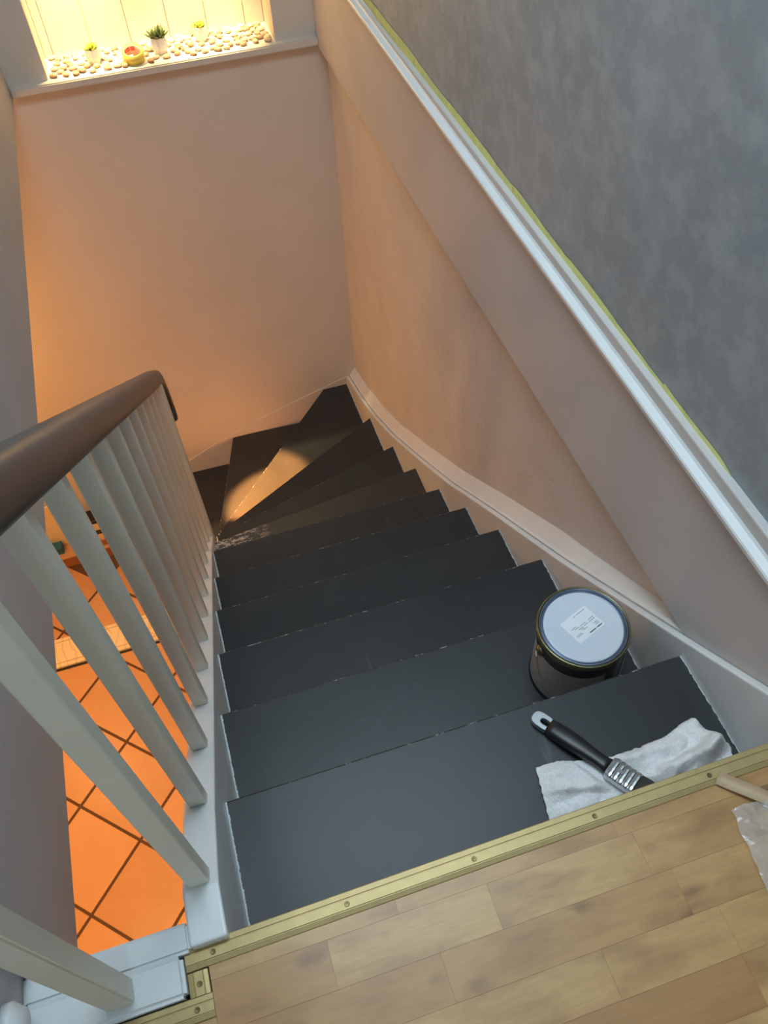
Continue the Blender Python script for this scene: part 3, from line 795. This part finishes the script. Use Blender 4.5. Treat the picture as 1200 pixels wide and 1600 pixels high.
# two downlights in the head of the niche
for x, pw, lab in ((0.050, 210, 'left niche downlight above the washed out succulent'), (0.430, 210, 'right niche downlight above the pale succulent')):
    dl = empty('niche_downlight', (x, 2.90, NTOP - 0.03), lab, 'spotlight', 'niche downlights')
    bm = bmesh.new(); lathe(bm, [(0.020, 0.03), (0.028, 0.03), (0.028, 0.0), (0.020, 0.0), (0.020, 0.03)], 24); obj('ring', bm, M['steel'], dl, True)
    bm = bmesh.new(); lathe(bm, [(0, 0.012), (0.019, 0.012), (0.019, 0.010), (0, 0.010)], 24); obj('bulb', bm, M['glow'], dl, True)
    d = bpy.data.lights.new('niche_downlight_beam', 'SPOT'); d.energy = pw; d.color = (1.0, 0.70, 0.30); d.spot_size = math.radians(46); d.spot_blend = 1.0; d.shadow_soft_size = 0.015
    lo = bpy.data.objects.new('niche_downlight_beam', d); C.objects.link(lo); lo.location = (x, 2.90, NTOP - 0.035); lo.rotation_euler = (math.radians(5), 0, 0)

# ================================================================== HALL THINGS
def lamp(kind, name, loc, power, col, radius, size=None, target=None, blend=0.5):
    d = bpy.data.lights.new(name, kind); d.energy = power; d.color = col; d.shadow_soft_size = radius
    if kind == 'SPOT': d.spot_size = math.radians(size); d.spot_blend = blend
    o = bpy.data.objects.new(name, d); C.objects.link(o); o.location = loc
    if target: o.rotation_euler = (Vector(target) - Vector(loc)).to_track_quat('-Z', 'Y').to_euler()
hl = empty('ceiling_lamp', (-0.85, 0.70, -0.165), 'round hall ceiling lamp under the slab', 'lamp')
bm = bmesh.new(); lathe(bm, [(0, 0), (0.09, 0), (0.09, -0.015), (0.085, -0.02), (0, -0.02)], 32); obj('base', bm, M['steel'], hl, True)
bm = bmesh.new(); lathe(bm, [(0.085, -0.02), (0.08, -0.035), (0.055, -0.045), (0, -0.05)], 32); obj('shade', bm, M['glow'], hl, True)
lamp('SPOT', 'hall_ceiling_lamp_light', (-0.85, 0.70, -0.23), 200, WARM, 0.08, 105, (-0.80, 0.75, -2.5), 0.8)
pl = empty('pendant_lamp', (-1.15, 2.15, -1.05), 'paper globe pendant lamp hanging in the hall near the winding steps', 'lamp')
bm = bmesh.new(); tube(bm, [(0, 0, 0.12), (0, 0, 0.885)], 0.003, 8); obj('cord', bm, M['black'], pl)
bm = bmesh.new(); bmesh.ops.create_uvsphere(bm, u_segments=24, v_segments=14, radius=0.10); obj('shade', bm, M['shade'], pl, True)
lamp('POINT', 'pendant_lamp_light', (-1.15, 2.15, -1.05), 64, (1.0, 0.46, 0.14), 0.13)
sp = empty('added_hall_spot', (-0.76, 2.42, -0.165), 'added unseen spot on a rod brightening the winding steps', 'spotlight')  # fixture added out of view to carry the beam for the winders
bm = bmesh.new(); lathe(bm, [(0, 0), (0.035, 0), (0.035, -0.012), (0.007, -0.014), (0.007, -0.28), (0, -0.28)], 20); obj('rod', bm, M['steel'], sp, True)
bm = bmesh.new(); lathe(bm, [(0, 0.05), (0.028, 0.045), (0.034, -0.03), (0.030, -0.03), (0.024, 0.03), (0, 0.03)], 24)
hd = obj('head', bm, M['steel'], sp, True); hd.location = (0, 0, -0.30); hd.rotation_euler = (0, math.radians(-35), 0)
lamp('SPOT', 'added_spot_beam', (-0.72, 2.42, -0.50), 3000, (1.0, 0.36, 0.09), 0.02, 16.5, (0.24, 2.285, -1.88), 0.35)  # added beam that makes the orange patch on the winding treads

th = empty('threshold_strip', (-0.75, 2.135, HALL), 'cream marble threshold with a border line across the tiled hall floor', 'threshold')
o = obj('slab', bbox(-0.62, 0.40, -0.083, 0.083, 0.006, 0.022, 0.002, 1), M['marble'], th)
o = obj('base', bbox(-0.61, 0.39, -0.092, 0.080, 0.0, 0.006), M['black'], th)
for y in (-0.062, 0.060): obj('border_line', bbox(-0.60, 0.38, y, y + 0.004, 0.022, 0.0224), M['marble_line'], th)

be = empty('low_bench', (-0.86, 2.73, HALL), 'low reddish wooden bench against the orange hall wall', 'bench')
obj('front_board', bbox(-0.28, 0.26, -0.055, -0.040, 0.0, 0.075), M['pine'], be)
obj('top', bbox(-0.28, 0.26, -0.062, 0.066, 0.075, 0.090, 0.002, 1), M['pink_wood'], be)
obj('back_rail', bbox(-0.28, 0.26, 0.050, 0.066, 0.0, 0.075), M['pine'], be)
bt = HALL + 0.090
def carton(name, x0, x1, y0, y1, z0, z1, mat, lidmat, label, cat):
    r0 = empty(name, ((x0 + x1) / 2, (y0 + y1) / 2, z0), label, cat)
    a, b, h_ = (x1 - x0) / 2, (y1 - y0) / 2, z1 - z0
    obj('body', bbox(-a, a, -b, b, 0, h_ * 0.7, 0.002, 1), mat, r0)
    obj('lid', bbox(-a - 0.003, a + 0.003, -b - 0.003, b + 0.003, h_ * 0.7, h_, 0.002, 1), lidmat, r0)
carton('storage_box', -0.945, -0.865, 2.700, 2.745, bt, bt + 0.055, M['teal'], M['teal'], 'teal box on the low hall bench', 'box')
carton('storage_box', -1.050, -0.960, 2.700, 2.760, bt, bt + 0.05, M['cream'], M['ceramic'], 'small cream box on the low hall bench left of the teal box', 'box')
o = obj('picture_board', bbox(-0.11, 0.075, -0.006, 0.006, 0.0, 0.30, 0.002, 1), M['cream']); o.location = (-0.87, 2.768, bt); o.rotation_euler = (math.radians(-4), 0, 0)
tag(o, 'blank cream board leaning on the hall wall behind the teal box', 'board')
carton('storage_box', -0.76, -0.61, 2.685, 2.775, bt, bt + 0.06, M['pine'], M['pink_wood'], 'brown box at the right end of the low hall bench, lowest of the stack', 'box')
carton('storage_box', -0.75, -0.62, 2.690, 2.775, bt + 0.06, bt + 0.115, M['cream'], M['black'], 'cream box with black lid in the middle of the hall stack', 'box')
carton('storage_box', -0.74, -0.62, 2.700, 2.775, bt + 0.115, bt + 0.20, M['cream'], M['black'], 'tall cream box with black lid topmost of the hall stack', 'box')

# ================================================================== DOOR STOP AT THE LEFT WALL
ds = empty('door_stop', (-0.243, -0.022, 0.060), 'white round door stop with black rubber on the left wall at the landing', 'door stop')
bm = bmesh.new(); lathe(bm, [(0, 0), (0.022, 0), (0.022, 0.010), (0.016, 0.016), (0.012, 0.022), (0, 0.022)], 24)
o = obj('knob', bm, M['gloss_white'], ds, True); o.rotation_euler = (0, math.radians(90), 0)
bm = bmesh.new(); lathe(bm, [(0.0, 0.0), (0.006, 0.0), (0.006, 0.012), (0.0, 0.012)], 12)
o = obj('rubber', bm, M['black'], ds, True); o.location = (0.0, 0.004, -0.028); o.rotation_euler = (0, math.radians(90), 0)
